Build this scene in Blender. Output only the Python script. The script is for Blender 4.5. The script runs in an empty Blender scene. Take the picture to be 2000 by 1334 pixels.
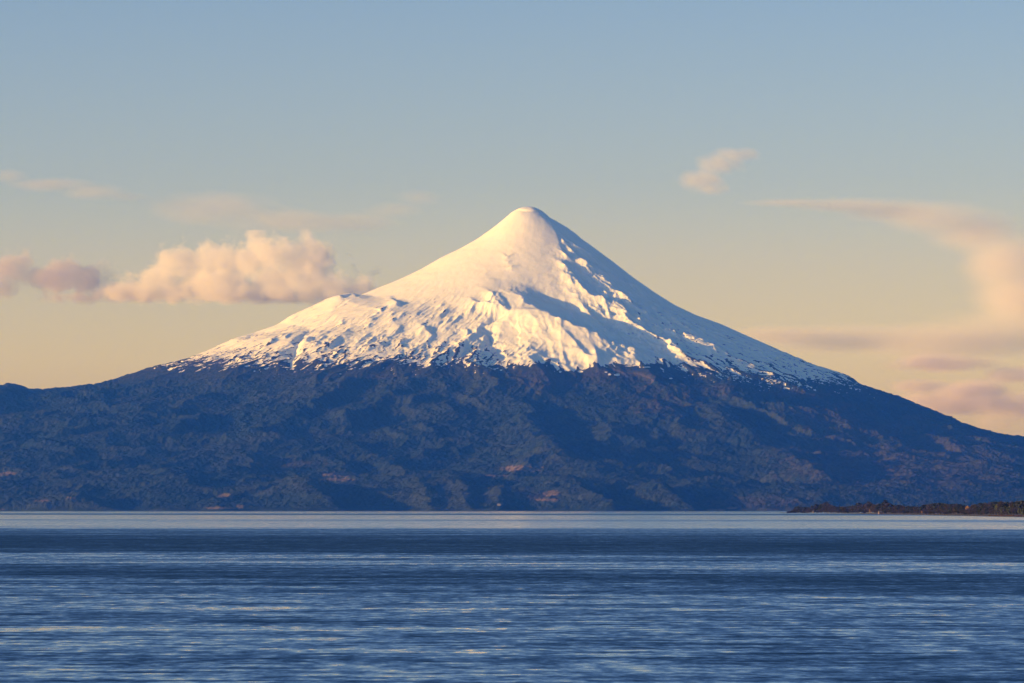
import bpy, math, random
import numpy as np
from mathutils import Vector

C = bpy.context.scene.collection
S = bpy.context.scene
rad = math.radians

# ------------------------------------------------------------------ camera
F = 9131.0                      # focal length in photo pixels (2000 wide)
CAMH = 7.5                      # camera height above the lake
HOR = 995.5                     # photo row of the true horizon
cam_d = bpy.data.cameras.new("camera")
cam = bpy.data.objects.new("camera", cam_d); C.objects.link(cam)
cam.location = (0, 0, CAMH)
cam.rotation_euler = (rad(90), 0, 0)
cam_d.sensor_width = 36.0
cam_d.lens = F / 2000.0 * 36.0
cam_d.shift_y = (HOR - 667.0) / 2000.0
cam_d.clip_start = 1.0
cam_d.clip_end = 300000.0
S.camera = cam

def at(u, v, y):
    """point at depth y seen at photo pixel (u, v)"""
    return Vector(((u - 1000.0) / F * y, y, CAMH + (HOR - v) / F * y))

# ------------------------------------------------------------------ light
SUN_AZ = rad(68)                # angle from "behind the camera" towards the left
SUN_EL = rad(7.0)
sdir = Vector((-math.sin(SUN_AZ) * math.cos(SUN_EL), -math.cos(SUN_AZ) * math.cos(SUN_EL), math.sin(SUN_EL)))
sun_d = bpy.data.lights.new("sun", "SUN")
sun = bpy.data.objects.new("sun", sun_d); C.objects.link(sun)
sun_d.energy = 4.5
sun_d.angle = rad(0.5)
sun_d.color = (1.0, 0.68, 0.26)
sun.rotation_euler = (-sdir).to_track_quat('-Z', 'Y').to_euler()

W = bpy.data.worlds.new("World"); S.world = W
W.use_nodes = True
nt = W.node_tree; nt.nodes.clear()
out = nt.nodes.new("ShaderNodeOutputWorld")
bg = nt.nodes.new("ShaderNodeBackground"); bg.inputs[1].default_value = 0.11
sky = nt.nodes.new("ShaderNodeTexSky"); sky.sky_type = 'NISHITA'
sky.sun_disc = False
sky.sun_elevation = SUN_EL
sky.sun_rotation = math.atan2(sdir.x, sdir.y)
sky.altitude = 50; sky.air_density = 1.0; sky.dust_density = 1.0; sky.ozone_density = 1.0
# colour of the evening air: the clear blue overhead, a warm band near the horizon
def world_tint():
    tc = nt.nodes.new("ShaderNodeTexCoord"); sp = nt.nodes.new("ShaderNodeSeparateXYZ"); nt.links.new(tc.outputs["Generated"], sp.inputs[0])
    p = nt.nodes.new("ShaderNodeMath"); p.operation = 'POWER'; p.use_clamp = True
    mx = nt.nodes.new("ShaderNodeMath"); mx.operation = 'MAXIMUM'; nt.links.new(sp.outputs["Z"], mx.inputs[0]); mx.inputs[1].default_value = 0.0
    nt.links.new(mx.outputs[0], p.inputs[0]); p.inputs[1].default_value = 0.5
    r = nt.nodes.new("ShaderNodeValToRGB"); nt.links.new(p.outputs[0], r.inputs[0])
    el = r.color_ramp.elements
    while len(el) < len(TINT): el.new(.5)
    for e, (deg, col) in zip(el, TINT):
        e.position = math.sqrt(math.sin(rad(deg))); e.color = (*[c / 2.0 for c in col], 1)
    m1 = nt.nodes.new("ShaderNodeMix"); m1.data_type = 'RGBA'; m1.blend_type = 'MULTIPLY'; m1.inputs["Factor"].default_value = 1
    nt.links.new(sky.outputs[0], m1.inputs[6]); nt.links.new(r.outputs[0], m1.inputs[7])
    m2 = nt.nodes.new("ShaderNodeVectorMath"); m2.operation = 'SCALE'; m2.inputs["Scale"].default_value = 2.0
    nt.links.new(m1.outputs[2], m2.inputs[0])
    nt.links.new(m2.outputs[0], bg.inputs[0])
TINT = [(0, (1.45, 1.42, 1.60)), (1.85, (1.42, 1.41, 1.86)), (3.1, (1.14, 1.17, 2.0)), (4.0, (.91, 1.02, 1.94)), (6.3, (.69, .86, 1.68)), (14, (.56, .80, 1.55)), (50, (.46, .74, 1.3))]
world_tint()
nt.links.new(bg.outputs[0], out.inputs[0])

S.view_settings.view_transform = 'Standard'
S.view_settings.look = 'None'
S.view_settings.exposure = 0.55
S.view_settings.gamma = 1.0
S.render.engine = 'CYCLES'
S.cycles.use_denoising = True
S.cycles.denoiser = 'OPENIMAGEDENOISE'
S.cycles.denoising_input_passes = 'RGB_ALBEDO_NORMAL'
S.cycles.denoising_prefilter = 'ACCURATE'
S.cycles.max_bounces = 12
S.cycles.volume_bounces = 8
S.cycles.use_adaptive_sampling = False
S.cycles.transparent_max_bounces = 8

# ------------------------------------------------------------------ helpers
def tag(o, label=None, cat=None, group=None, kind=None):
    if label: o["label"] = label
    if cat: o["category"] = cat
    if group: o["group"] = group
    if kind: o["kind"] = kind
    return o

def obj(name, me, mat=None, parent=None):
    o = bpy.data.objects.new(name, me); C.objects.link(o)
    if mat: me.materials.append(mat)
    if parent: o.parent = parent
    return o

def mesh_np(name, co, quads, smooth=True, tri=False):
    n = 3 if tri else 4
    me = bpy.data.meshes.new(name)
    me.vertices.add(len(co)); me.vertices.foreach_set("co", co.astype(np.float32).ravel())
    me.loops.add(len(quads) * n); me.loops.foreach_set("vertex_index", quads.astype(np.int32).ravel())
    me.polygons.add(len(quads))
    me.polygons.foreach_set("loop_start", np.arange(0, len(quads) * n, n, dtype=np.int32))
    me.polygons.foreach_set("use_smooth", np.full(len(quads), smooth, dtype=bool))
    me.update(calc_edges=True); me.validate()
    return me

def new_mat(name):
    m = bpy.data.materials.new(name); m.use_nodes = True
    m.node_tree.nodes.clear()
    return m, m.node_tree

class NT:
    """tiny node helper"""
    def __init__(s, t): s.t = t
    def n(s, typ, **kw):
        x = s.t.nodes.new(typ)
        for k, v in kw.items(): setattr(x, k, v)
        return x
    def l(s, a, b): s.t.links.new(a, b)
    def put(s, sock, v):
        if hasattr(v, "links") or isinstance(v, bpy.types.NodeSocket): s.t.links.new(v, sock)
        else: sock.default_value = v
    def math(s, op, a, b=None, c=None, clamp=False):
        x = s.n("ShaderNodeMath", operation=op, use_clamp=clamp)
        s.put(x.inputs[0], a)
        if b is not None: s.put(x.inputs[1], b)
        if c is not None: s.put(x.inputs[2], c)
        return x.outputs[0]
    def vmath(s, op, a, b=None):
        x = s.n("ShaderNodeVectorMath", operation=op)
        s.put(x.inputs[0], a)
        if b is not None: s.put(x.inputs[1], b)
        return x.outputs["Value"] if op in ("LENGTH", "DOT_PRODUCT", "DISTANCE") else x.outputs[0]
    def noise(s, vec, scale=1.0, detail=4.0, rough=0.5, distort=0.0):
        x = s.n("ShaderNodeTexNoise")
        s.l(vec, x.inputs["Vector"])
        x.inputs["Scale"].default_value = scale; x.inputs["Detail"].default_value = detail
        x.inputs["Roughness"].default_value = rough; x.inputs["Distortion"].default_value = distort
        return x
    def mix(s, f, a, b):
        x = s.n("ShaderNodeMix", data_type='RGBA')
        s.put(x.inputs["Factor"], f); s.put(x.inputs[6], a); s.put(x.inputs[7], b)
        return x.outputs[2]
    def mixf(s, f, a, b):
        x = s.n("ShaderNodeMix", data_type='FLOAT')
        s.put(x.inputs["Factor"], f); s.put(x.inputs[2], a); s.put(x.inputs[3], b)
        return x.outputs[0]
    def range(s, v, a, b, c=0.0, d=1.0, smooth=True):
        x = s.n("ShaderNodeMapRange", interpolation_type='SMOOTHSTEP' if smooth else 'LINEAR')
        s.put(x.inputs[0], v)
        for i, q in zip((1, 2, 3, 4), (a, b, c, d)): s.put(x.inputs[i], q)
        return x.outputs[0]
    def ramp(s, f, stops, interp='LINEAR'):
        x = s.n("ShaderNodeValToRGB"); r = x.color_ramp; r.interpolation = interp
        while len(r.elements) < len(stops): r.elements.new(0.5)
        for e, (p, c) in zip(r.elements, stops):
            e.position = p; e.color = (*c, 1.0) if len(c) == 3 else c
        s.l(f, x.inputs[0])
        return x.outputs[0]
    def attr(s, name):
        x = s.n("ShaderNodeAttribute"); x.attribute_name = name
        return x.outputs["Fac"]

# ------------------------------------------------------------------ numpy noise
_rng = np.random.RandomState(11)
_P = _rng.permutation(4096)
_G = np.stack([np.cos(_rng.rand(4096) * 2 * np.pi), np.sin(_rng.rand(4096) * 2 * np.pi)], 1)
_ang = _rng.rand(4096) * 2 * np.pi
_GX, _GY = np.cos(_ang), np.sin(_ang)

def perlin(x, y, seed=0):
    xi = np.floor(x).astype(np.int64); yi = np.floor(y).astype(np.int64)
    fx = x - xi; fy = y - yi
    def g(i, j):
        h = _P[(_P[(i + seed * 57) & 4095] + j + seed * 131) & 4095]
        return _GX[h], _GY[h]
    a = fx * fx * fx * (fx * (fx * 6 - 15) + 10); b = fy * fy * fy * (fy * (fy * 6 - 15) + 10)
    gx, gy = g(xi, yi); n00 = gx * fx + gy * fy
    gx, gy = g(xi + 1, yi); n10 = gx * (fx - 1) + gy * fy
    gx, gy = g(xi, yi + 1); n01 = gx * fx + gy * (fy - 1)
    gx, gy = g(xi + 1, yi + 1); n11 = gx * (fx - 1) + gy * (fy - 1)
    return 1.5 * ((n00 * (1 - a) + n10 * a) * (1 - b) + (n01 * (1 - a) + n11 * a) * b)

def fbm(x, y, oct=5, gain=0.5, lac=2.03, seed=0):
    s = 0; a = 1.0; t = 0
    for o in range(oct):
        s = s + a * perlin(x, y, seed + o); t += a
        a *= gain; x = x * lac + 13.7; y = y * lac - 7.1
    return s / t

def ridged(x, y, oct=5, gain=0.5, lac=2.03, seed=0):
    s = 0; a = 1.0; t = 0; w = 1.0
    for o in range(oct):
        n = 1 - np.abs(perlin(x, y, seed + o)); n = n * n
        s = s + a * n * w; t += a; w = np.clip(n * 1.3, 0, 1)
        a *= gain; x = x * lac + 3.7; y = y * lac + 5.1
    return s / t

def sstep(a, b, x):
    t = np.clip((x - a) / (b - a), 0, 1); return t * t * (3 - 2 * t)

# ------------------------------------------------------------------ the volcano
SY = 38000.0
SX = (1035 - 1000) / F * SY
# outline of the mountain in the photo -> radial profiles left and right of the summit
outline = [(-60, 752), (0, 747), (12, 746), (40, 752), (60, 759), (90, 763), (140, 760), (185, 752), (230, 738), (280, 722), (330, 708),
           (365, 699), (400, 686), (450, 663), (500, 648), (540, 634), (570, 614), (610, 597), (640, 582), (665, 575), (688, 572), (697, 575), (700, 577),
           (740, 561), (780, 545), (820, 526), (860, 503), (900, 484), (930, 467), (960, 446), (980, 430), (1000, 413), (1012, 407), (1022, 404),
           (1035, 403), (1046, 405), (1057, 410), (1068, 418), (1075, 425), (1085, 430), (1110, 445), (1131, 460), (1136, 466), (1150, 475), (1170, 490),
           (1200, 512), (1240, 543), (1280, 571), (1320, 596), (1360, 615), (1410, 633), (1450, 651), (1500, 673), (1550, 695), (1600, 716),
           (1635, 726), (1655, 731), (1668, 740), (1680, 749), (1740, 769), (1800, 792), (1850, 811), (1900, 832), (1950, 846), (2000, 852), (2060, 862)]
ou = np.array([p[0] for p in outline], float); ov = np.array([p[1] for p in outline], float)
oz = CAMH + (HOR - ov) / F * SY
orr = (ou - 1035) / F * SY
# left profile: straighten the far-left hill out (it is its own feature)
lr = np.array([0, 45, 100, 145, 230, 310, 440, 560, 730, 890, 1060, 1230, 1393, 1640, 1850, 2060, 2230, 2434, 2640, 2790, 2935, 3140, 3350, 3540, 3730, 3930, 4200, 5200, 6500, 8000, 10500, 14000], float)
lz = np.interp(-lr, orr, oz)
lz[lr > 3950] = np.interp(lr[lr > 3950], [3930, 4200, 5200, 6500, 8000, 10500, 14000], [975, 955, 860, 640, 420, 120, -20])
rr_ = np.array([0, 45, 90, 137, 166, 208, 312, 420, 479, 562, 687, 853, 1020, 1186, 1352, 1560, 1727, 1935, 2143, 2351, 2600, 2800, 2935, 3180, 3390, 3600, 3810, 4016, 4500, 5500, 7000, 9000, 14000], float)
rz = np.interp(rr_, orr, oz)
rz[rr_ > 4100] = [455, 310, 190, 90, -20]
fr = np.array([0, 60, 120, 200, 320, 520, 800, 1100, 1500, 1900, 2300, 2800, 3300, 3800, 4300, 5000, 6000, 7000, 8000, 8800, 9400, 9800, 10100, 10400, 12000, 15000], float)
fz = np.array([2471, 2462, 2440, 2385, 2290, 2120, 1905, 1718, 1500, 1340, 1225, 1095, 950, 800, 680, 545, 400, 300, 215, 150, 95, 45, -6, -25, -40, -40], float)
bz_r = np.array([0, 60, 120, 200, 320, 520, 800, 1100, 1500, 2000, 2600, 3300, 4200, 5500, 7500, 14000], float)
bz = np.array([2471, 2450, 2410, 2350, 2250, 2080, 1860, 1660, 1440, 1190, 960, 740, 540, 330, 120, -20], float)

# smooth (monotone-ish cubic) lookup tables
_tab = np.arange(0, 16000, 10.0)
def table(r, z, sm=5):
    t = np.interp(_tab, r, z)
    k = np.hanning(2 * sm + 1); k /= k.sum()
    tp = np.concatenate([2 * t[0] - t[sm:0:-1], t, t[-1] + (t[-1] - t[-2]) * np.arange(1, sm + 1)])
    tp[:sm] = t[sm:0:-1]
    return np.convolve(tp, k, 'valid')
TL, TR, TF, TB = table(lr, lz, 3), table(rr_, rz, 2), table(fr, fz, 25), table(bz_r, bz, 14)
TF[:12] = np.interp(_tab[:12], fr, fz)

def base_height(x, y):
    dx = x - SX; dy = y - SY
    r = np.hypot(dx, dy)
    c = -dy / np.maximum(r, 1e-6)        # 1 = towards the camera
    s = dx / np.maximum(r, 1e-6)         # 1 = to the right
    hl, hr, hf, hb = (np.interp(r, _tab, t) for t in (TL, TR, TF, TB))
    ws = s * s; wc = c * c
    side = np.where(s < 0, hl, hr); fb = np.where(c > 0, hf, hb)
    return side * ws + fb * wc, r, s, c

# grid (finer where the photo looks)
def spaced(segs):
    v = [segs[0][0]]
    for a, b, d in segs:
        n = max(1, int(round((b - a) / d))); v += list(a + (b - a) * (np.arange(1, n + 1) / n))
    return np.array(v)
gx = spaced([(-14000, -8000, 150), (-8000, -5000, 50), (-5000, -4300, 16), (-4300, 4250, 6.4), (4250, 5000, 16), (5000, 8000, 50), (8000, 14000, 150)])
gy = spaced([(26600, 27500, 40), (27500, 30500, 14), (30500, 33500, 12), (33500, 38300, 7.5), (38300, 39000, 14), (39000, 42000, 60), (42000, 50000, 160)])
X, Y = np.meshgrid(gx, gy)

def march(u, v, h):
    """where the line of sight through photo pixel (u, v) meets the bare cone raised by h"""
    y = np.arange(27600, 39400, 20.0); x = (u - 1000) / F * y; z = CAMH + (HOR - v) / F * y
    hit = np.nonzero(base_height(x, y)[0] + h > z)[0]
    i = hit[0] if len(hit) else np.argmin(np.abs(base_height(x, y)[0] + h - z))
    return x[i], y[i]

# ridges (h > 0) and ravines (h < 0): crest points as read off the photo, height in m, widths of the left and right flank in m
_r = random.Random(23)
RIDGES = [
    # edge between the sunlit cap and the shaded ice of the right flank
    ([(1066, 419), (1078, 440), (1090, 470), (1099, 500), (1106, 535), (1118, 560)], [5, 12, 15, 15, 12, 3], 110, 40),
    # the long ridge with the broad valley behind it
    ([(975, 566), (1000, 571), (1025, 586), (1050, 608), (1095, 634), (1150, 654), (1215, 676), (1280, 703)], [25, 60, 95, 110, 110, 95, 65, 15], 420, 150),
    ([(1040, 562), (1075, 590), (1120, 612), (1170, 640), (1230, 672)], [-20, -60, -70, -60, -20], 130, 160),
    # smooth dome in front of it
    ([(958, 652), (985, 634), (1010, 627), (1045, 632), (1085, 645), (1130, 664), (1190, 688)], [10, 40, 50, 50, 45, 35, 10], 260, 130),
    # lateral cone on the left skyline
    ([(702, 579), (685, 571), (660, 576), (630, 588), (590, 606), (560, 625)], [18, 34, 36, 26, 18, 5], 150, 90),
    # lit ribs on the shaded right flank
    ([(1095, 460), (1122, 478), (1155, 498), (1160, 502)], [8, 26, 18, 2], 45, 45),
    ([(1118, 492), (1140, 512), (1180, 532), (1222, 552)], [10, 30, 26, 4], 55, 45),
    ([(1228, 549), (1244, 562), (1260, 575)], [3, 18, 3], 40, 40),
    ([(1266, 578), (1280, 586), (1290, 592)], [2, 14, 2], 35, 35),
    ([(1100, 520), (1125, 548), (1150, 572), (1190, 598)], [10, 35, 40, 10], 70, 50),
    ([(1150, 532), (1190, 562), (1230, 590), (1258, 612)], [8, 34, 34, 6], 60, 50),
    ([(1125, 572), (1150, 600), (1180, 632), (1220, 652), (1268, 671)], [15, 50, 55, 45, 8], 110, 60),
    ([(1150, 566), (1185, 590), (1212, 610)], [8, 30, 5], 50, 50),
    ([(1200, 588), (1228, 620), (1268, 648), (1306, 668), (1335, 690), (1392, 719)], [15, 50, 50, 55, 55, 8], 85, 55),
    ([(1210, 580), (1245, 612), (1275, 634)], [10, 34, 8], 60, 50),
    ([(1282, 630), (1302, 642), (1327, 660)], [4, 34, 4], 55, 45),
    ([(1330, 652), (1352, 657), (1375, 664), (1400, 676), (1432, 695), (1470, 706), (1505, 724)], [6, 42, 55, 60, 45, 45, 14], 90, 60),
    ([(1500, 727), (1535, 752), (1575, 768), (1640, 787)], [14, 34, 36, 8], 90, 60),
    # hollows and short scarps on the lit side
    ([(917, 588), (928, 594), (948, 600), (964, 610), (973, 628)], [10, 34, 34, 30, 8], 90, 45),
    ([(950, 570), (962, 586), (975, 608), (990, 630)], [8, 26, 30, 10], 60, 40),
    ([(968, 578), (980, 600), (990, 628)], [8, 20, 8], 45, 40),
    ([(818, 634), (832, 646), (846, 662)], [6, 30, 6], 80, 45),
    ([(760, 580), (772, 590), (776, 604)], [8, 28, 4], 80, 40),
    ([(985, 632), (962, 648), (950, 662), (960, 682), (985, 700)], [-15, -45, -50, -45, -10], 60, 60),
    ([(945, 640), (915, 664), (880, 690)], [20, 26, 5], 90, 50),
    ([(640, 630), (608, 650), (590, 668), (576, 690), (568, 716)], [-10, -28, -30, -42, -20], 45, 45),
    ([(560, 655), (530, 668), (500, 690)], [10, 22, 5], 70, 35),
    ([(680, 650), (640, 672), (600, 692)], [12, 26, 5], 80, 35),
    ([(780, 640), (740, 668), (690, 690)], [10, 26, 6], 80, 40),
    ([(1100, 669), (1126, 684), (1152, 698), (1178, 711)], [16, 36, 32, 6], 110, 50),
    ([(1045, 690), (1075, 700), (1110, 712)], [6, 22, 5], 90, 40),
    ([(1150, 690), (1200, 704), (1240, 710)], [5, 20, 5], 90, 45),
    ([(1280, 705), (1296, 702), (1312, 712)], [5, 26, 4], 45, 40),
    ([(984, 500), (992, 502), (1002, 499)], [5, 14, 3], 30, 22),
    ([(988, 524), (998, 522), (1012, 519)], [4, 14, 3], 30, 22),
    ([(986, 512), (994, 512), (1004, 508)], [4, 10, 3], 30, 22),
    # forest shoulders and bluffs
    ([(1022, 818), (1056, 840), (1096, 876), (1140, 906)], [30, 85, 95, 20], 260, 110),
    ([(1100, 935), (1150, 958), (1200, 980), (1235, 996)], [40, 95, 100, 40], 260, 120),
    ([(1232, 930), (1280, 940), (1320, 962), (1350, 992)], [30, 85, 90, 40], 260, 120),
    ([(1240, 770), (1290, 790), (1330, 822), (1360, 850)], [20, 55, 60, 15], 240, 110),
    ([(1400, 800), (1440, 822), (1470, 850), (1500, 870)], [20, 60, 60, 15], 240, 110),
    ([(1300, 752), (1400, 758), (1450, 762), (1500, 788), (1585, 802), (1680, 812), (1730, 836)], [10, 35, 60, 60, 70, 60, 20], 320, 160),
    ([(1500, 870), (1560, 900), (1610, 935)], [20, 65, 20], 240, 110),
    ([(120, 960), (170, 970), (220, 990)], [30, 60, 30], 300, 110),
    ([(320, 925), (370, 938), (420, 952)], [20, 55, 15], 260, 110),
    ([(560, 925), (605, 945), (640, 972), (660, 994)], [30, 90, 95, 40], 260, 110),
    ([(745, 712), (665, 758), (565, 812), (480, 850)], [15, 50, 50, 10], 200, 110),
    ([(830, 722), (730, 782), (640, 835)], [15, 48, 10], 200, 110),
    ([(470, 735), (400, 765), (340, 790)], [10, 40, 10], 200, 110),
    ([(690, 850), (720, 868), (745, 890)], [15, 60, 15], 200, 100),
    ([(880, 905), (905, 940), (915, 990)], [20, 60, 40], 120, 80),
    ([(960, 930), (975, 960), (980, 992)], [20, 50, 40], 110, 80),
    ([(815, 930), (835, 960), (845, 992)], [20, 60, 40], 130, 90),
    # hill at the far left
    ([(-60, 760), (0, 748), (30, 752), (70, 766)], [60, 130, 90, 20], 500, 260),
]

# small lava ribs and snow-drift scarps running down the cone
for _k in range(150):
    if _k < 95:
        u_ = _r.uniform(470, 975); v_ = _r.uniform(max(578, 700 - (u_ - 400) * .30), 702)
    else:
        u_ = _r.uniform(1085, 1400); v_ = _r.uniform(540, 690)
        if v_ < 403 + (u_ - 1035) * .62 + 30: continue
    L_ = _r.uniform(14, 44); sl_ = (u_ - 1035) / max(80, v_ - 403)
    sl_ = max(-2.3, min(2.3, sl_ * 1.05)) + _r.uniform(-.35, .35); n_ = math.hypot(1, sl_)
    du, dv_ = sl_ / n_ * L_, L_ / n_
    RIDGES.append(([(u_, v_), (u_ + du * .5 + _r.uniform(-3, 3), v_ + dv_ * .5), (u_ + du, v_ + dv_)], [2, _r.uniform(7, 19), 2], _r.uniform(25, 65), _r.uniform(10, 25)))

# ice ribs on the shaded right flank whose left faces still catch the sun
for _k in range(85):
    u_ = _r.uniform(1092, 1400); c_ = 455 + (u_ - 1092) * .80
    v_ = c_ + _r.uniform(-22, 62)
    if v_ < 403 + (u_ - 1035) * .64 + 16: continue
    L_ = _r.uniform(22, 62); sl_ = _r.uniform(1.15, 1.6); n_ = math.hypot(1, sl_)
    du, dv_ = sl_ / n_ * L_, L_ / n_
    RIDGES.append(([(u_, v_), (u_ + du * .35, v_ + dv_ * .35 + _r.uniform(-1, 2)), (u_ + du, v_ + dv_)], [3, _r.uniform(10, 22), 2], _r.uniform(18, 32), _r.uniform(14, 24)))

def add_ridges(X, Y, Z):
    wx = fbm(X / 170, Y / 170, 3, seed=101) * 45; wy = fbm(X / 170, Y / 170, 3, seed=105) * 45
    for pts, hs, wl, wr in RIDGES:
        P = [march(u, v, h) for (u, v), h in zip(pts, hs)]
        px = np.array([p[0] for p in P]); py = np.array([p[1] for p in P]); pad = 2.6 * max(wl, wr)
        i0, i1 = np.searchsorted(gx, [px.min() - pad, px.max() + pad]); j0, j1 = np.searchsorted(gy, [py.min() - pad, py.max() + pad])
        sl = np.s_[j0:j1, i0:i1]
        k = min(1.0, wr / 70.0)
        x = X[sl] + wx[sl] * k; y = Y[sl] + wy[sl] * k
        best = np.full(x.shape, 1e9); hh = np.zeros(x.shape); side = np.zeros(x.shape)
        for n in range(len(P) - 1):
            ax, ay = P[n]; bx, by = P[n + 1]; ex, ey = bx - ax, by - ay
            L2 = max(ex * ex + ey * ey, 1e-6)
            tt = np.clip(((x - ax) * ex + (y - ay) * ey) / L2, 0, 1)
            qx, qy = x - (ax + tt * ex), y - (ay + tt * ey)
            d = np.hypot(qx, qy); m = d < best
            best = np.where(m, d, best); hh = np.where(m, hs[n] + tt * (hs[n + 1] - hs[n]), hh)
            # which flank: towards the light (upper left) or away from it
            side = np.where(m, (qx * 0.93 + qy * 0.37), side)
        w = wr + (wl - wr) * sstep(.55, -.55, side / np.maximum(best, 1e-3))
        tt = best / w
        prof = 1 / (1 + tt * tt * 1.2) * np.clip(1 - tt / 2.6, 0, 1)
        Z[sl] += hh * prof
    return Z

def build_terrain(X, Y):
    # domain warp for natural outlines
    wx = fbm(X / 900, Y / 900, 3, seed=3) * 60; wy = fbm(X / 900, Y / 900, 3, seed=9) * 60
    r0 = np.hypot(X - SX, Y - SY)
    wamt = sstep(200, 2500, r0) * sstep(0, 700, np.abs(Y - SY))
    Z, r, s, c = base_height(X + wx * wamt, Y + wy * wamt)
    th = np.arctan2(s, c)                                  # azimuth around the summit
    front = sstep(-300, 500, SY - Y)
    Zb = Z.copy()
    # radial gullies, deeper further down
    k = np.log(np.maximum(r, 80) / 1000.0)
    g1 = ridged(th * 6 + 0.45 * fbm(X / 700, Y / 700, 3, seed=31), k * 1.3, 4, 0.5, seed=21) - 0.55
    g2 = ridged(th * 17 + 0.8 * fbm(X / 260, Y / 260, 3, seed=37), k * 3.2, 4, 0.55, seed=41) - 0.55
    a1 = sstep(1100, 2900, r) * 82; a2 = sstep(800, 2000, r) * 20
    snowy = sstep(1050, 1250, Z)
    patch = sstep(-.3, .5, fbm(X / 800, Y / 800, 3, seed=141))
    Z = Z + front * (g1 * a1 * (1 - .6 * snowy) + g2 * a2 * (.3 + patch) * (1 - .35 * snowy))
    Z = add_ridges(X, Y, Z)
    # rounded forest hills lower down
    low = 1 - sstep(700, 1150, Zb)
    Z = Z + low * (ridged(X / 650 + .4 * wx / 60, Y / 1100, 4, 0.5, seed=51) - 0.5) * 66 * sstep(-20, 260, Zb)
    Z = Z + low * fbm(X / 240, Y / 380, 4, seed=55) * 17
    # knobbly lava ground between snow line and the smooth cone
    lava = sstep(1900, 1250, Zb) * sstep(980, 1150, Zb) * (.35 + .65 * sstep(-.25, .35, fbm(X / 500, Y / 500, 3, seed=151)))
    V0 = HOR - F * (Zb - CAMH) / Y; U0 = 1000 + F * X / Y
    calm = np.maximum(sstep(1.15, .7, np.hypot((U0 - 1085 - (V0 - 672) * 1.6) / 95, (V0 - 668) / 36)), .8 * sstep(1.2, .7, np.hypot((U0 - 1060) / 75, (V0 - 605) / 28)))
    lava = lava * (1 - .85 * calm)
    Z = Z + lava * (fbm(X / 120, Y / 150, 6, 0.62, seed=61) * (9 + 15 * sstep(1420, 1150, Zb)) + (ridged(th * 34 + fbm(X / 220, Y / 220, 3, seed=66) * 1.2, k * 7, 4, .6, seed=64) - .5) * 20)
    # broken ice on the right-hand side of the cone
    ser = sstep(.12, .45, th) * (1 - sstep(.95, 1.3, th)) * sstep(450, 750, r) * (1 - sstep(1900, 2600, r))
    Z = Z + ser * (fbm(X / 55, Y / 75, 4, .6, seed=73) * 11 + (ridged(X / 130 + Y / 200, Y / 130, 4, .55, seed=77) - .5) * 16)
    Z = Z + sstep(1250, 1900, Zb) * fbm(X / 70, Y / 70, 4, 0.5, seed=71) * 2.5
    return Z, Zb, r, th

Z, Zb, R, TH = build_terrain(X, Y)
U = 1000 + F * X / Y

# ---- make the skyline agree with the mountain's real outline
def skyline(Z):
    el = (Z - CAMH) / Y
    ub = np.arange(-100, 2101, 4.0)
    idx = np.clip(((U + 100) / 4 + 0.5).astype(int), 0, len(ub) - 1)
    m = np.full(len(ub), -1.0)
    np.maximum.at(m, idx.ravel(), el.ravel())
    return ub, HOR - F * m
want_v = np.interp(np.arange(-100, 2101, 4.0), ou, ov)
for it in range(3):
    ub, sv = skyline(Z)
    dv = sv - want_v                                # > 0: skyline too low
    n_ = 7 if it < 2 else 3
    ker = np.hanning(2 * n_ + 1); ker /= ker.sum()
    dv = np.convolve(np.pad(dv, n_, mode='edge'), ker, 'valid')
    dz = np.interp(U, ub, dv) / F * Y
    wid = np.interp(U, [600, 900, 1030, 1100, 1300, 1600], [900, 380, 220, 220, 420, 900])
    Z = Z + dz * np.exp(-((Y - SY) / wid) ** 2)
    far_right = sstep(1750, 1850, U) * (Y < SY) * sstep(-30, -4, want_v[np.clip(((U + 100) / 4).astype(int), 0, len(want_v) - 1)] - (HOR - F * (Z - CAMH) / Y) - 12)
    Z = Z + np.minimum(dz, 0) * far_right * (1 - np.exp(-((Y - SY) / wid) ** 2))
ub, sv = skyline(Z)

# canopy grain
forest = 1 - sstep(950, 1120, Z)
Z = Z + forest * sstep(1, 30, Z) * (perlin(X / 14, Y / 20, 81) * 4 + perlin(X / 31, Y / 40, 82) * 6 + np.random.RandomState(5).rand(*Z.shape) * 4 - 2)
V = HOR - F * (Z - CAMH) / Y

K_ = np.log(np.maximum(R, 80) / 1000.0)
def blur(A, n):
    for ax in (0, 1):
        c = np.cumsum(np.pad(A, [(n + 1, n) if i == ax else (0, 0) for i in (0, 1)], mode='edge'), axis=ax)
        A = (np.take(c, range(2 * n + 1, c.shape[ax]), ax) - np.take(c, range(0, c.shape[ax] - 2 * n - 1), ax)) / (2 * n + 1)
    return A
conv = Z - blur(Z, 4)                                # convex ground sheds its snow first
line = np.interp(U, [300, 500, 700, 900, 1000, 1060, 1150, 1290, 1400, 1500, 1670, 1760], [1162, 1132, 1130, 1120, 1095, 1108, 1072, 1110, 1060, 1010, 1010, 1010])
streak = fbm(TH * 46 + fbm(X / 300, Y / 300, 3, seed=93) * 2.2, K_ * 9, 4, .6, seed=95)
speck = .5 * fbm(X / 36, Y / 44, 4, .65, seed=97) + .7 * fbm(TH * 100 + fbm(X / 150, Y / 150, 3, seed=98) * 1.5, K_ * 20, 4, .65, seed=99)
rough_side = 1 - .62 * sstep(930, 1050, U) * (1 - sstep(1290, 1400, U))
cover = (Z - line) + fbm(X / 260, Y / 300, 4, .55, seed=91) * 85 + rough_side * (streak * 150 + speck * 100 - np.clip(conv, -6, 10) * 14)
snow = sstep(-25, 25, cover)
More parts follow.
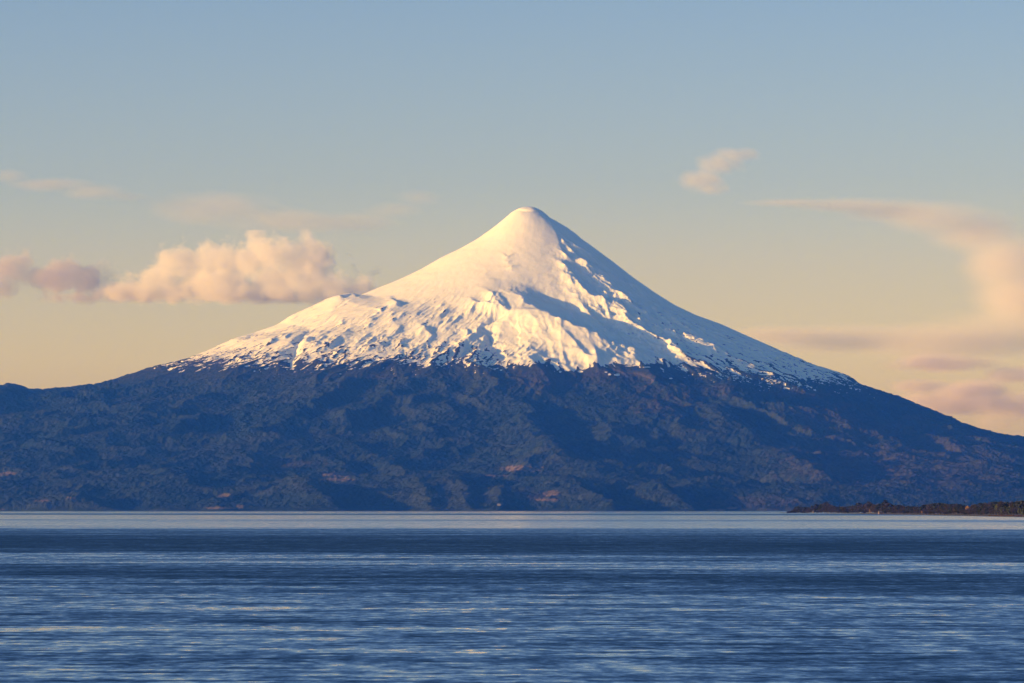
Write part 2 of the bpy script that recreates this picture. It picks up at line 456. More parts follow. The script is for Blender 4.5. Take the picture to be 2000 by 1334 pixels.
snow = np.minimum(snow, 1 - sstep(.12, .30, speck * .8 + .8 * streak + .25 * np.clip(conv, -4, 6) / 6) * sstep(360, 30, Z - line) * rough_side)
rock_streak = fbm(TH * 85 + fbm(X / 180, Y / 180, 3, seed=161) * 1.3, K_ * 9, 4, .65, seed=163)
snow = np.minimum(snow, 1 - sstep(.30, .42, rock_streak + .12 * np.clip(conv, -3, 5) / 5) * sstep(1900, 1500, Z) * (.35 + .65 * sstep(.2, .6, np.abs(TH))))
def blob(u, v, ru, rv, n=.5):
    d = np.hypot((U - u) / ru, (V - v) / rv)
    return sstep(1.15, .75, d + n * perlin(X / 40, Y / 60, 121) + n * .6 * perlin(X / 14, Y / 22, 122))
for u, v, ru, rv in [(1190, 731, 4, 2), (1206, 732, 6, 2.5), (1183, 727, 3, 1.5), (1134, 726, 5, 1.6), (1310, 739, 4, 1.5), (1262, 717, 9, 1.1), (1228, 715, 7, 1.0), (1112, 722, 8, 1.0)]:
    snow = np.maximum(snow, blob(u, v, ru, rv, .3))
# open ground: pasture near the shore, brown scrub on the shoulders, a gravel track
field = np.zeros_like(Z)
for u, v, ru, rv in [(667, 926, 34, 5), (660, 937, 25, 3), (1015, 915, 38, 6), (965, 929, 26, 2), (1075, 965, 20, 3), (1082, 962, 10, 3.5), (1065, 976, 22, 2.2), (428, 992, 26, 2.2), (470, 990, 7, 4),
                     (437, 967, 14, 3.5), (82, 978, 15, 1.5), (138, 972, 10, 1.5), (1400, 996, 18, 2.2), (1428, 992, 12, 2.5), (10, 925, 20, 4), (5, 995, 6, 2)]:
    field = np.maximum(field, blob(u, v, ru, rv))
scrub = np.zeros_like(Z)
for u, v, ru, rv in [(1330, 765, 90, 16), (1180, 735, 110, 14), (1620, 815, 75, 22), (1640, 860, 40, 30), (1560, 768, 70, 9), (1720, 840, 60, 18), (1415, 757, 35, 9), (1790, 815, 30, 6), (1650, 790, 20, 5),
                     (1700, 900, 160, 50), (1500, 985, 120, 14), (1850, 900, 160, 60), (735, 735, 40, 5), (1070, 740, 80, 20), (560, 905, 60, 8), (1040, 968, 40, 8), (1290, 790, 60, 20)]:
    scrub = np.maximum(scrub, .8 * blob(u, v, ru, rv, .8))
trk = np.array([(1196, 720), (1215, 727), (1240, 730), (1262, 735), (1276, 743), (1270, 750), (1258, 755)], float)
dmin = np.full(Z.shape, 99.0)
for (u0, v0), (u1, v1) in zip(trk[:-1], trk[1:]):
    ex, ey = u1 - u0, v1 - v0; tt = np.clip(((U - u0) * ex + (V - v0) * ey) / (ex * ex + ey * ey), 0, 1)
    dmin = np.minimum(dmin, np.hypot(U - u0 - tt * ex, V - v0 - tt * ey))
field = np.maximum(field, .55 * sstep(1.8, .8, dmin))
ny, nx = Z.shape
idx = np.arange(ny * nx).reshape(ny, nx)
quads = np.stack([idx[:-1, :-1], idx[:-1, 1:], idx[1:, 1:], idx[1:, :-1]], -1).reshape(-1, 4)
me = mesh_np("mountain", np.stack([X, Y, Z], -1).reshape(-1, 3), quads)
for nm, arr in (("snow", snow), ("field", field), ("scrub", scrub)):
    a = me.attributes.new(nm, 'FLOAT', 'POINT'); a.data.foreach_set("value", arr.astype(np.float32).ravel())

m, t = new_mat("snow_and_forest"); q = NT(t)
geo = q.n("ShaderNodeNewGeometry"); pos = geo.outputs["Position"]
sepm = q.n("ShaderNodeSeparateXYZ"); q.l(pos, sepm.inputs[0])
n0 = q.noise(pos, 1 / 900, 4, .6).outputs[0]
n1 = q.noise(pos, 1 / 200, 5, .65).outputs[0]
n2 = q.noise(pos, 1 / 24, 4, .7).outputs[0]
n3 = q.noise(pos, 1 / 9, 2, .6).outputs[0]
fcol = q.mix(q.range(q.math('ADD', q.math('MULTIPLY', n0, .65), q.math('MULTIPLY', n1, .35)), .42, .60), (.009, .026, .024, 1), (.036, .050, .034, 1))
fcol = q.mix(q.range(n2, .42, .7), fcol, (.042, .057, .040, 1))
fcol = q.mix(q.range(n2, .5, .25), fcol, (.008, .016, .014, 1))
fcol = q.mix(q.math('MULTIPLY', q.attr("scrub"), q.range(n1, .25, .6)), fcol, (.062, .056, .046, 1))
rock = q.mix(q.range(n2, .3, .7), (.030, .027, .027, 1), (.070, .056, .050, 1))
fcol = q.mix(q.range(sepm.outputs["Z"], 940, 1060), fcol, q.mix(.3, fcol, rock))
fcol = q.mix(q.range(sepm.outputs["Z"], 1080, 1200), fcol, rock)
fcol = q.mix(q.attr("field"), fcol, q.mix(q.range(n2, .35, .65), (.12, .095, .06, 1), (.20, .15, .105, 1)))
scol = q.mix(q.range(n1, .3, .7), (.84, .84, .85, 1), (.90, .895, .89, 1))
sm = q.math('ADD', q.attr("snow"), q.math('MULTIPLY', q.math('SUBTRACT', q.math('MULTIPLY', q.math('ADD', n2, n3), .5), .5), .9))
sm = q.range(sm, .40, .62)
col = q.mix(sm, fcol, scol)
bs = q.n("ShaderNodeBsdfPrincipled"); q.l(col, bs.inputs["Base Color"])
bs.inputs["Roughness"].default_value = .85; bs.inputs["Specular IOR Level"].default_value = .1
bmp = q.n("ShaderNodeBump"); bmp.inputs["Strength"].default_value = 1.0
q.l(q.mixf(sm, 9.0, 1.6), bmp.inputs["Distance"])
q.l(q.math('ADD', n2, q.math('MULTIPLY', n3, .6)), bmp.inputs["Height"])
q.l(bmp.outputs[0], bs.inputs["Normal"])
o_ = q.n("ShaderNodeOutputMaterial"); q.l(bs.outputs[0], o_.inputs[0])
mt = obj("mountain", me, m); tag(mt, kind="structure")

# ------------------------------------------------------------------ lake
co = np.array([[-15500, -2500, 0], [15500, -2500, 0], [15500, 49500, 0], [-15500, 49500, 0]], float)
me = mesh_np("lake_water", co, np.array([[0, 1, 2, 3]]), False)
m, t = new_mat("lake_water"); q = NT(t)
geo = q.n("ShaderNodeNewGeometry"); pos = geo.outputs["Position"]
sep = q.n("ShaderNodeSeparateXYZ"); q.l(pos, sep.inputs[0])
def stretched(sx, sy, off=0):
    return q.vmath('ADD', q.vmath('MULTIPLY', pos, (1 / sx, 1 / sy, 0)), (off, off * .7, 0))
# how ruffled the water is with distance: wind lanes and calm lanes (log2 of the distance, 200 m ... 25 km)
ly = q.math('LOGARITHM', q.math('MAXIMUM', sep.outputs["Y"], 50.0), 2.0)
warp = q.math('MULTIPLY', q.math('SUBTRACT', q.noise(stretched(420, 90), 1, 4, .6).outputs[0], .5), .85)
warp2 = q.math('MULTIPLY', q.math('SUBTRACT', q.noise(stretched(1500, 900, 4), 1, 2, .5).outputs[0], .5), .35)
skew = q.math('MULTIPLY', q.math('DIVIDE', sep.outputs["X"], q.math('MAXIMUM', sep.outputs["Y"], 50.0)), .9)
lane = q.math('MULTIPLY', q.math('SUBTRACT', q.math('ADD', q.math('ADD', q.math('ADD', ly, warp), warp2), skew), 7.64), 1 / 7.0)
BANDS = [(0.0, .36), (.06, .40), (.12, .36), (.165, .44), (.185, .70), (.222, .66), (.237, .33), (.25, .34), (.268, .52), (.30, .74), (.345, .80), (.375, .70), (.40, .58),
         (.42, .50), (.455, .45), (.475, .16), (.555, .20), (.575, .42), (.60, .12), (.70, .10), (.735, .55), (.775, .55), (.80, .10), (1.0, .10)]
band = q.ramp(lane, [(p, (v, v, v)) for p, v in BANDS])
big = q.noise(stretched(40, 15), 1, 3, .55).outputs[0]
wav = q.noise(stretched(8.0, 3.2, 9), 1, 3, .6).outputs[0]
swell = q.range(q.noise(stretched(24, 4.5, 3), 1, 3, .6).outputs[0], .56, .70)
near = q.range(ly, 7.5, 11.5, 1.0, .3)
grain = q.noise(stretched(1.3, 3.0, 5), 1, 3, .7).outputs[0]
grain2 = q.noise(stretched(4.0, 20, 7), 1, 4, .7).outputs[0]
def dev(n, k): return q.math('MULTIPLY', q.math('SUBTRACT', n, .5), k)
tot = band
for n_ in (dev(big, .9), dev(wav, .85), dev(grain, 1.15), dev(grain2, .7), q.math('MULTIPLY', q.math('MULTIPLY', swell, near), .38)):
    tot = q.math('ADD', tot, n_)
ruf = q.range(tot, -.08, 1.06)
a = q.noise(stretched(1.8, 1.6), 1, 3, .6).outputs["Color"]
b = q.noise(stretched(.45, .5), 1, 2, .6).outputs["Color"]
amp = q.mixf(ruf, .16, 1.0)
sa = q.vmath('MULTIPLY', q.vmath('SUBTRACT', a, (.5, .5, .5)), (.10, .22, 0))
sb = q.vmath('MULTIPLY', q.vmath('SUBTRACT', b, (.5, .5, .5)), (.16, .22, 0))
sl = q.n("ShaderNodeVectorMath", operation='SCALE'); q.l(q.vmath('ADD', sa, sb), sl.inputs[0]); q.l(amp, sl.inputs["Scale"])
face = q.n("ShaderNodeCombineXYZ"); q.l(q.mixf(ruf, q.range(ly, 8.0, 11.0, -.004, -.006), -.30), face.inputs["Y"]); face.inputs["Z"].default_value = 1
nrm = q.vmath('NORMALIZE', q.vmath('ADD', sl.outputs[0], face.outputs[0]))
bs = q.n("ShaderNodeBsdfPrincipled")
bs.inputs["Base Color"].default_value = (.002, .018, .040, 1)
bs.inputs["Roughness"].default_value = .06; bs.inputs["IOR"].default_value = 1.333
q.l(nrm, bs.inputs["Normal"])
o_ = q.n("ShaderNodeOutputMaterial"); q.l(bs.outputs[0], o_.inputs[0])
lake = obj("lake_water", me, m); tag(lake, kind="structure")

# ------------------------------------------------------------------ wooded headland on the right
rnd = random.Random(4)
def interp(tab, u):
    return float(np.interp(u, [p[0] for p in tab], [p[1] for p in tab]))
WATERLINE = [(1536, 1002), (1590, 1002.6), (1690, 1004), (1790, 1005.6), (1860, 1007), (1940, 1008.2), (2000, 1009.2), (2080, 1010.4)]
TOPS = [(1538, 1000), (1551, 992), (1566, 988.5), (1575, 991), (1590, 987), (1602, 985), (1614, 981.5), (1624, 986), (1634, 990), (1650, 990), (1668, 988), (1677, 983), (1690, 984), (1698, 981), (1708, 986), (1718, 984),
        (1729, 978.5), (1738, 984), (1750, 986), (1765, 988), (1785, 990), (1800, 990), (1810, 985.5), (1830, 983), (1850, 983.5), (1870, 984), (1882, 986), (1890, 990), (1900, 985), (1920, 983), (1945, 979.5), (1970, 980), (2000, 978), (2080, 972)]
def shore(u):
    y = CAMH * F / (interp(WATERLINE, u) - HOR)
    return (u - 1000) / F * y, y
us = np.linspace(1532, 2080, 70)
line_pts = [shore(u) for u in us]
rows = []
jag = [rnd.uniform(-5, 5) for _ in line_pts]
prof_ = [(-14, -.6), (-2, .03), (5, .35), (18, .9), (60, 2.4), (170, 5), (500, 9), (1500, 12)]
for (x, y), j in zip(line_pts, jag):
    k = min(1.0, (x - line_pts[0][0] + 60) / 160)     # taper to the tip
    rows.append([(x + 0.85 * d + j, y + 0.52 * d, z * (.35 + .65 * min(1, (8650 - y) / 700 + .1)) ) for d, z in prof_])
co = np.array(rows, float); ny_, nx_ = co.shape[:2]
co[..., 2] += np.array([[rnd.uniform(-.25, .25) for _ in range(nx_)] for _ in range(ny_)])
ii = np.arange(ny_ * nx_).reshape(ny_, nx_)
qd = np.stack([ii[:-1, :-1], ii[:-1, 1:], ii[1:, 1:], ii[1:, :-1]], -1).reshape(-1, 4)
me = mesh_np("headland_ground", co.reshape(-1, 3), qd)
m, t = new_mat("headland_soil"); q = NT(t)
geo = q.n("ShaderNodeNewGeometry"); pos = geo.outputs["Position"]
nn = q.noise(pos, 1 / 9, 4, .6).outputs[0]
bs = q.n("ShaderNodeBsdfPrincipled"); q.l(q.mix(nn, (.03, .03, .022, 1), (.08, .055, .04, 1)), bs.inputs["Base Color"]); bs.inputs["Roughness"].default_value = .95
o_ = q.n("ShaderNodeOutputMaterial"); q.l(bs.outputs[0], o_.inputs[0])
tag(obj("headland_ground", me, m), kind="structure")
def ground_z(u, d):
    x, y = shore(u)
    return float(np.interp(d, [p[0] for p in prof_], [p[1] for p in prof_])) * (.35 + .65 * min(1, (8650 - y) / 700 + .1))

def leaf_mat(name, c1, c2):
    m, t = new_mat(name); q = NT(t)
    gi = q.n("ShaderNodeNewGeometry"); oi = q.n("ShaderNodeObjectInfo")
    f = q.math('ADD', q.math('MULTIPLY', gi.outputs["Random Per Island"], .6), q.math('MULTIPLY', oi.outputs["Random"], .4))
    bs = q.n("ShaderNodeBsdfPrincipled"); q.l(q.mix(f, (*c1, 1), (*c2, 1)), bs.inputs["Base Color"]); bs.inputs["Roughness"].default_value = .8
    o_ = q.n("ShaderNodeOutputMaterial"); q.l(bs.outputs[0], o_.inputs[0])
    return m
LEAF = {"evergreen": leaf_mat("evergreen_leaves", (.008, .014, .012), (.016, .022, .015)),
        "bare": leaf_mat("bare_twigs", (.022, .018, .021), (.046, .034, .034)),
        "golden": leaf_mat("golden_leaves", (.22, .12, .045), (.36, .22, .10)),
        "bush": leaf_mat("rusty_scrub", (.10, .04, .022), (.18, .085, .04)),
        "green": leaf_mat("green_leaves", (.03, .045, .016), (.07, .075, .025))}
BARK = leaf_mat("bark", (.05, .04, .035), (.09, .07, .06))

def crown_mesh(name, kind, seed, n):
    """leaf and twig clumps through the volume of a lobed crown; unit height (crown from 0.25 to 1)"""
    r = random.Random(seed)
    if kind == "conifer":
        lobes = [(0, 0, .2 + .75 * k / 6, .26 * (1 - k / 6.6), .08) for k in range(7)]
    elif kind == "bush":
        lobes = [(r.uniform(-.3, .3), r.uniform(-.3, .3), r.uniform(.2, .6), r.uniform(.25, .4), r.uniform(.2, .38)) for _ in range(5)]
    else:
        lobes = [(0, 0, .66, .29, .33), (0, 0, .40, .26, .22)]
        for k in range(7):
            a = r.uniform(0, 6.28); d = r.uniform(.12, .28)
            lobes.append((d * math.cos(a), d * math.sin(a), r.uniform(.42, .85), r.uniform(.13, .22), r.uniform(.11, .17)))
    vs, fs = [], []
    s0 = {"bare": .055, "conifer": .06, "bush": .11}.get(kind, .068)
    for _ in range(n):
        cx, cy, cz, rr, rz = r.choice(lobes) if r.random() > .25 else lobes[0]
        v = Vector((r.gauss(0, 1), r.gauss(0, 1), r.gauss(0, 1))).normalized() * (r.random() ** .4)
        p = Vector((cx + v.x * rr, cy + v.y * rr, max(.03, cz + v.z * rz)))
        a = Vector((r.gauss(0, 1), r.gauss(0, 1), r.gauss(0, .7))).normalized(); b = a.orthogonal().normalized()
        b.rotate(__import__("mathutils").Quaternion(a, r.uniform(0, 6.28)))
        sa = s0 * r.uniform(.6, 1.5); sb = sa * (r.uniform(.22, .4) if kind == "bare" else r.uniform(.55, 1))
        k = len(vs)
        vs += [p - a * sa, p + b * sb, p + a * sa * .8, p - b * sb * .9]; fs.append((k, k + 1, k + 2, k + 3))
    me = bpy.data.meshes.new(name); me.from_pydata([tuple(v) for v in vs], [], fs); me.update()
    return me

def trunk_mesh(name, seed, conifer=False):
    r = random.Random(seed); vs, fs = [], []
    def limb(p0, p1, r0, r1, n=6):
        ax = (p1 - p0).normalized(); a = ax.orthogonal().normalized(); b = ax.cross(a); k = len(vs)
        for p, q_ in ((p0, r0), (p0.lerp(p1, .5) + a * r0 * .5, (r0 + r1) / 2), (p1, r1)):
            for i in range(n):
                t_ = 6.2832 * i / n; vs.append(p + (a * math.cos(t_) + b * math.sin(t_)) * q_)
        for j in range(2):
            for i in range(n):
                fs.append((k + j * n + i, k + j * n + (i + 1) % n, k + (j + 1) * n + (i + 1) % n, k + (j + 1) * n + i))
    limb(Vector((0, 0, -.04)), Vector((r.uniform(-.02, .02), r.uniform(-.02, .02), .95 if conifer else .55)), .028, .012)
    for i in range(0 if conifer else 6):
        a = i * 1.05 + r.uniform(-.3, .3); z = r.uniform(.22, .5)
        limb(Vector((0, 0, z)), Vector((.24 * math.cos(a), .24 * math.sin(a), z + r.uniform(.2, .38))), .012, .004, 4)
    me = bpy.data.meshes.new(name); me.from_pydata([tuple(v) for v in vs], [], fs); me.update()
    return me

PROTO = {}
for kind, cnt, n in (("evergreen", 4, 1300), ("bare", 4, 1900), ("golden", 2, 1200), ("green", 2, 1200), ("conifer", 2, 800), ("bush", 3, 420)):
    mat = LEAF["evergreen" if kind == "conifer" else kind]
    PROTO[kind] = []
    for k in range(cnt):
        cm = crown_mesh(kind + "_crown", kind, 100 * cnt + 7 * k + len(kind), n); cm.materials.append(mat)
        tm = trunk_mesh("trunk", 11 * k + cnt, kind == "conifer"); tm.materials.append(BARK)
        PROTO[kind].append((cm, tm))
TREE_NAME = {"evergreen": "evergreen_tree", "bare": "bare_tree", "golden": "golden_tree", "green": "green_tree", "conifer": "conifer_tree", "bush": "shrub"}
def tree(kind, u, d, top, wide, label, group=None, base=None):
    """a tree at photo column u, d metres behind the waterline, its top at photo row `top`"""
    x0, y0 = shore(u)
    y = y0 + .52 * d; x = (u - 1000) / F * y
    z = ground_z(u, d) if base is None else base
    h = CAMH + (HOR - top) / F * y - z
    h = max(h * 1.07, 1.2)
    cm, tm = PROTO[kind][rnd.randrange(len(PROTO[kind]))]
    e = bpy.data.objects.new(TREE_NAME[kind], None); C.objects.link(e)
    e.location = (x, y, z - .1); e.rotation_euler = (0, 0, rnd.uniform(0, 6.28))
    e.scale = (wide, wide, h)
    tag(e, label, "shrub" if kind == "bush" else "tree", group)
    for nm, me in (("crown", cm), ("trunk", tm)):
        c = bpy.data.objects.new(nm, me); C.objects.link(c); c.parent = e
    return e

LAB = {"bare": ("brown leafless tree in the treeline of the low wooded headland", "bare brown trees along the headland"),
       "evergreen": ("dark rounded evergreen in the treeline of the low wooded headland", "dark evergreens along the headland"),
       "green": ("mid green leafy tree near the right end of the wooded headland", "green trees at the right end of the headland"),
       "bush": ("low rust brown shrub on the red bank at the water's edge", "rusty shrubs on the shore bank")}
# back row makes the skyline, then two rows in front of it
u = 1552.0
while u < 2010:
    tp = interp(TOPS, u)
    hgt = interp(WATERLINE, u) - tp
    y = shore(u)[1]; m_px = y / F
    dark = .75 if (1805 < u < 1885 or u > 1895) else (.55 if u < 1625 else .4)
    kind = "evergreen" if rnd.random() < dark else "bare"
    if not (1884 < u < 1897):
        tree(kind, u, rnd.uniform(40, 75), tp + rnd.uniform(-.6, 2.0), (7.5 + 8 * rnd.random()) * m_px * 1.9, *LAB[kind])
    u += rnd.uniform(5, 8.5)
for d, lo, hi, st in ((20, .60, .86, 7), (7, .38, .66, 6.5)):
    u = 1543.0
    while u < 2008:
        wl = interp(WATERLINE, u); tp = interp(TOPS, u); f = rnd.uniform(lo, hi)
        m_px = shore(u)[1] / F
        kind = "bare" if rnd.random() < .74 else "evergreen"
        if u > 1950 and rnd.random() < .45: kind = "green"
        tree(kind, u, d + rnd.uniform(-3, 5), wl - (wl - tp) * f, (6.5 + 6 * rnd.random()) * m_px * 1.7, *LAB[kind])
        u += rnd.uniform(.75, 1.3) * st
u = 1934.0
while u < 2010:
    tree("bush", u, rnd.uniform(-1, 3), interp(WATERLINE, u) - rnd.uniform(2.2, 4.2), rnd.uniform(3.0, 5.0), *LAB["bush"])
    u += rnd.uniform(3, 5.5)
# the ones that can be told apart
m_ = 6600 / F
tree("evergreen", 1729, 45, 977.6, 20 * m_, "tallest round topped tree rising above the middle of the headland treeline")
tree("evergreen", 1697, 48, 980.4, 19 * m_, "broad dark domed tree just left of the tallest headland tree")
tree("golden", 1701, 4, 991.0, 14 * m_, "golden brown round tree at the waterside below the dark domed tree")
tree("golden", 1801, 8, 993.5, 9 * m_, "small ochre tree in the dip right of the middle of the headland")
tree("golden", 1890, 40, 988.5, 12 * m_, "pale ochre tree in the gap between two dark stands near the right end")
tree("conifer", 1640, 30, 985.6, 8 * m_ * 1.3, "small pointed conifer standing alone above the low trees near the tip")
tree("evergreen", 1615, 34, 981.6, 24 * m_, "wide dark evergreen mound highest near the left end of the headland")
tree("evergreen", 1541, 2, 998.3, 9 * m_ * 1.3, "lowest dark bush at the very tip of the headland")
tree("conifer", 1551, 8, 990.5, 8 * m_ * 1.3, "first pointed tree standing up from the tip of the headland")
tree("conifer", 1566, 8, 987.3, 9 * m_ * 1.2, "narrow dark tree second from the tip of the headland")

def house(name, base, w, dpt, h, rh, rot, wall_c, roof_c, label):
    e = bpy.data.objects.new(name, None); C.objects.link(e); e.location = base; e.rotation_euler = (0, 0, rot)
    tag(e, label, "house")
    def mt_(nm, c):
        m, t = new_mat(nm); q = NT(t); g = q.n("ShaderNodeNewGeometry")
        nz = q.noise(g.outputs["Position"], .8, 3, .6).outputs[0]
        bs = q.n("ShaderNodeBsdfPrincipled"); q.l(q.mix(nz, (*[k * .85 for k in c], 1), (*c, 1)), bs.inputs["Base Color"]); bs.inputs["Roughness"].default_value = .7
        o_ = q.n("ShaderNodeOutputMaterial"); q.l(bs.outputs[0], o_.inputs[0]); return m
    a, b = w / 2, dpt / 2
    me = bpy.data.meshes.new("wall")
    me.from_pydata([(-a, -b, -1), (a, -b, -1), (a, b, -1), (-a, b, -1), (-a, -b, h), (a, -b, h), (a, b, h), (-a, b, h), (-a, 0, h + rh), (a, 0, h + rh)], [],
                   [(0, 1, 5, 4), (2, 3, 7, 6), (1, 2, 6, 9, 5), (3, 0, 4, 8, 7)]); obj("wall", me, mt_("house_wall", wall_c), e)
    me = bpy.data.meshes.new("roof"); o = .35; t_ = .18
    s_ = rh / b; yo = b + o; zo = h - o * s_
    P = [(-a - o, -yo, zo), (a + o, -yo, zo), (a + o, 0, h + rh), (-a - o, 0, h + rh), (a + o, yo, zo), (-a - o, yo, zo)]
    P = [(x, y, z + .03) for x, y, z in P] + [(x, y, z + t_ + .03) for x, y, z in P]
    me.from_pydata(P, [], [(6, 7, 8, 9), (9, 8, 10, 11), (0, 3, 2, 1), (3, 5, 4, 2), (0, 1, 7, 6), (4, 5, 11, 10), (1, 2, 8, 7), (2, 4, 10, 8), (0, 6, 9, 3), (3, 9, 11, 5)])
    obj("roof", me, mt_("house_roof", roof_c), e)
    gl = mt_("window_pane", (.03, .04, .05)); dm = mt_("door_paint", (.12, .06, .035))
    for k, x in enumerate((-a * .6, a * .05, a * .62)):
        nm, z0, z1, ww = ("door", 0, 2.05, .5) if k == 1 else ("window", 1.0, 2.1, .6)
        co = np.array([[x - ww, -b - .04, z0], [x + ww, -b - .04, z0], [x + ww, -b - .04, z1], [x - ww, -b - .04, z1], [x - ww, -b, z0], [x + ww, -b, z0], [x + ww, -b, z1], [x - ww, -b, z1]], float)
        obj(nm, mesh_np(nm, co, np.array([[0, 1, 2, 3], [4, 5, 1, 0], [5, 6, 2, 1], [6, 7, 3, 2], [7, 4, 0, 3]]), False), dm if k == 1 else gl, e)
    return e
x, y = shore(1724); house("cottage", (x - 3, y - 1, 1.0), 8, 6, 2.6, 2.0, .25, (.16, .125, .125), (.15, .14, .15), "small pinkish cottage at the water's edge below the tallest headland tree")
x, y = shore(1591); house("cottage", (x - 3, y - 1, 1.4), 3, 3, 2.6, 1.2, -.3, (.17, .15, .14), (.12, .10, .09), "tiny whitish cottage among the trees near the headland tip")

def terrain_z(x, y):
    i = int(np.clip(np.searchsorted(gx, x), 1, len(gx) - 1)); j = int(np.clip(np.searchsorted(gy, y), 1, len(gy) - 1))
    return float(max(Z[j, i], Z[j - 1, i], Z[j, i - 1], Z[j - 1, i - 1]))
def terrain_hit(u, v):
    for y in np.arange(27000, 33000, 6.0):
        p = at(u, v, y)
        if terrain_z(p.x, p.y) > p.z: return p.x, y
    return p.x, y
for u, v, w, lb in ((973.8, 989, 14, "white lakeside house at the foot of the mountain below the middle clearing"), (976.6, 989.3, 9, "smaller white house just right of the lakeside house under the mountain")):
    x, y = terrain_hit(u, v); house("lake_house", (x, y - 3, terrain_z(x, y - 3) + .3), w, 10, 7, 4.0, -.35, (.11, .115, .12), (.08, .09, .11), lb)

# ------------------------------------------------------------------ haze
def box_mesh(name, lo, hi):
    (a, b, c), (d, e, f) = lo, hi
    v = np.array([[a, b, c], [d, b, c], [d, e, c], [a, e, c], [a, b, f], [d, b, f], [d, e, f], [a, e, f]], float)
    qd = np.array([[0, 3, 2, 1], [4, 5, 6, 7], [0, 1, 5, 4], [1, 2, 6, 5], [2, 3, 7, 6], [3, 0, 4, 7]])
    return mesh_np(name, v, qd, False)
m, t = new_mat("haze"); q = NT(t)
pv = q.n("ShaderNodeVolumePrincipled")
pv.inputs["Color"].default_value = (.055, .275, 1.0, 1)
pv.inputs["Absorption Color"].default_value = (1, 1, 1, 1)
pv.inputs["Density"].default_value = 2.1e-5
pv.inputs["Anisotropy"].default_value = .6
o_ = q.n("ShaderNodeOutputMaterial"); q.l(pv.outputs[0], o_.inputs["Volume"])
hz = obj("haze", box_mesh("haze", (-16500, -3500, float(Z.min()) - 1), (16500, 51000, 2560)), m); tag(hz, kind="stuff")

# ------------------------------------------------------------------ clouds (beyond the haze)
def cloud(label, blobs, yc, dens, nscale, namp, depth=.8, soft=.3, stretch=(1, 1, 1), step=.35, tilt=0.0, base=None, slant=0.0,  thr=0.0, col=(1, 1, 1), det=5.0, rough=.62):
    k = yc / F
    B = []
    for i, (u, v, ru, rv) in enumerate(blobs):
        dy = (((i * 7) % 5) / 5 - .5) * ru * k * .5 - (u - 450) * k * slant; p = at(u, v, yc + dy)
        B.append((p.x, p.y, p.z, ru * k, max(rv * k * 1.3, ru * k * depth), rv * k))
    lo = [min(b[i] - b[i + 3] * 1.25 for b in B) for i in range(3)]; hi = [max(b[i] + b[i + 3] * 1.25 for b in B) for i in range(3)]
    m, t = new_mat("cloud_vapour"); q = NT(t)
    g = q.n("ShaderNodeNewGeometry"); pos = g.outputs["Position"]
    f = None
    for b in B:
        d = q.vmath('LENGTH', q.vmath('MULTIPLY', q.vmath('SUBTRACT', pos, tuple(b[:3])), tuple(1 / r for r in b[3:])))
        w = q.math('SUBTRACT', 1.0, d)
        f = w if f is None else q.math('SMOOTH_MAX', f, w, .12)
    nvec = q.vmath('MULTIPLY', pos, tuple(1 / (nscale * s_) for s_ in stretch))
    if tilt:
        sp = q.n("ShaderNodeSeparateXYZ"); q.l(pos, sp.inputs[0])
        cb = q.n("ShaderNodeCombineXYZ"); q.l(q.math('MULTIPLY', sp.outputs["X"], tilt / nscale / stretch[2]), cb.inputs["Z"])
        nvec = q.vmath('SUBTRACT', nvec, cb.outputs[0])
    nz = q.noise(nvec, 1.0, det, rough).outputs[0]
    f = q.math('ADD', f, q.math('MULTIPLY', q.math('SUBTRACT', nz, .5), namp))
    dn = q.math('MULTIPLY', q.range(f, thr, thr + soft), dens)
    if base:
        s2 = q.n("ShaderNodeSeparateXYZ"); q.l(pos, s2.inputs[0])
        zb = at(0, base, yc).z
        wob = q.math('MULTIPLY', q.math('SUBTRACT', nz, .5), 220.0)
        dn = q.math('MULTIPLY', dn, q.range(q.math('ADD', s2.outputs["Z"], wob), zb - 30, zb + 90))
    pv = q.n("ShaderNodeVolumePrincipled"); pv.inputs["Color"].default_value = (*col, 1); pv.inputs["Anisotropy"].default_value = -.1
    q.l(dn, pv.inputs["Density"])
    o_ = q.n("ShaderNodeOutputMaterial"); q.l(pv.outputs[0], o_.inputs["Volume"])
    m.cycles.volume_step_rate = step
    o = obj("cloud", box_mesh("cloud", lo, hi), m)
    tag(o, label, "cloud")
    return o
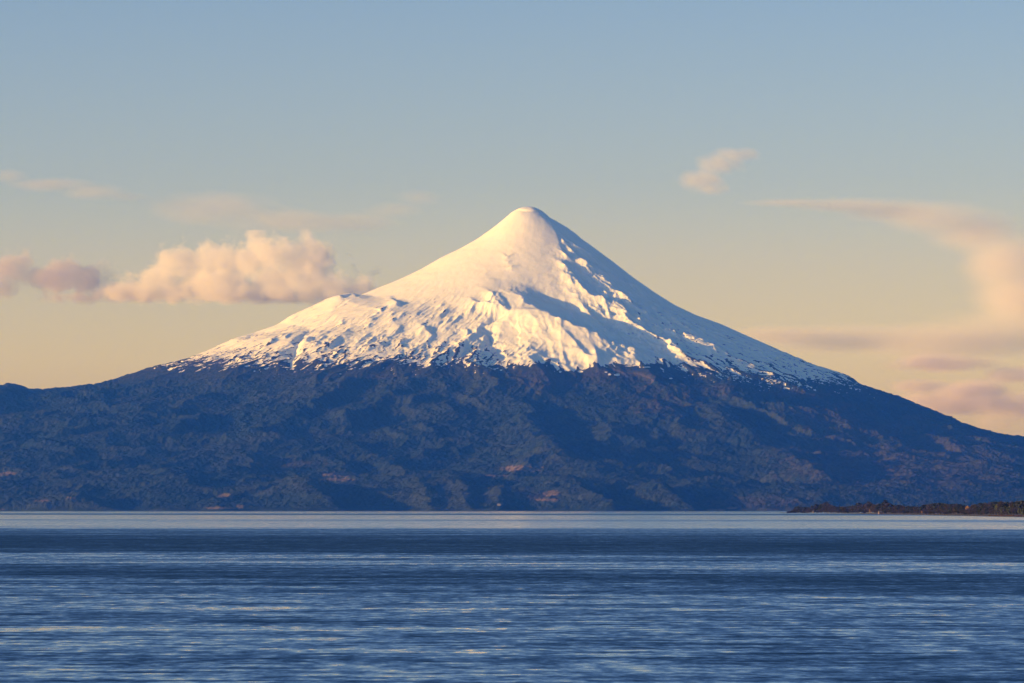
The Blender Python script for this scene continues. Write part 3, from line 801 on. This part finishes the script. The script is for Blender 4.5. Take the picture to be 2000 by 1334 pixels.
cloud("lumpy peach lit cumulus bank touching the left shoulder of the mountain",
      [(345, 512, 48, 42), (300, 548, 60, 40), (400, 520, 50, 36), (440, 505, 50, 42), (490, 508, 58, 46), (545, 502, 62, 44), (610, 505, 52, 46), (560, 548, 115, 48), (450, 560, 120, 40), (350, 568, 95, 32), (645, 562, 90, 30), (700, 564, 60, 24), (730, 568, 40, 16), (520, 575, 150, 26), (270, 572, 70, 24)],
      62000, .0036, 400, 4.2, .6, .45, step=.2, thr=.03, rough=.66, base=594, det=7, slant=.4)
cloud("ragged grey mauve cloud at the left edge beside the cumulus bank",
      [(25, 522, 46, 38), (5, 562, 40, 30), (75, 545, 40, 28), (115, 545, 55, 38), (170, 552, 55, 36), (225, 570, 75, 28), (150, 582, 75, 18)],
      63000, .0029, 380, 4.0, .5, .5, step=.25, thr=.0, rough=.62, base=590, col=(.84, .80, .84))  # greyed vapour colour stands in for the weaker light on this cloud
cloud("small peach wisp floating alone in the upper right sky",
      [(1442, 302, 52, 18), (1405, 322, 50, 24), (1368, 352, 60, 24), (1390, 370, 40, 14)], 66000, .0022, 600, 1.7, .6, .9, (1, 1, .6), step=.4, tilt=-.7, thr=-.05)
cloud("broad peach veil sweeping along the right edge of the sky",
      [(1540, 396, 120, 12), (1640, 401, 140, 19), (1740, 411, 140, 27), (1830, 427, 130, 38), (1905, 455, 115, 52), (1965, 510, 110, 74), (2000, 590, 130, 86), (1960, 650, 190, 60), (1840, 668, 210, 46), (1680, 664, 200, 36), (1530, 654, 150, 22)],
      72000, .0018, 1500, .8, .35, 1.0, (2, 1, .5), step=.5, thr=-.06)
cloud("low grey mauve cloud bank behind the lower right slope",
      [(1830, 712, 120, 24), (1900, 762, 110, 26), (1800, 752, 70, 16), (1960, 790, 120, 40), (1860, 790, 110, 30), (1980, 735, 80, 20)],
      64000, .0036, 500, 2.4, .5, .75, (1.8, 1, .7), step=.3, thr=-.05, col=(.88, .85, .89))  # shade of this bank is partly put into its grey vapour colour
cloud("faint peach wisp above the cumulus at the left of the sky",
      [(190, 375, 90, 18), (90, 360, 110, 18), (250, 385, 60, 14), (20, 345, 60, 20)], 70000, .0010, 900, 1.8, .5, .8, (2.2, 1, .5), step=.5, thr=-.02)
cloud("faint peach streak left of the summit",
      [(815, 388, 50, 20), (770, 410, 70, 20), (690, 434, 100, 20), (560, 432, 150, 30), (430, 405, 150, 40)], 70000, .0006, 800, 1.6, .5, .8, (2, 1, .5), step=.5, tilt=-.3, thr=-.02)
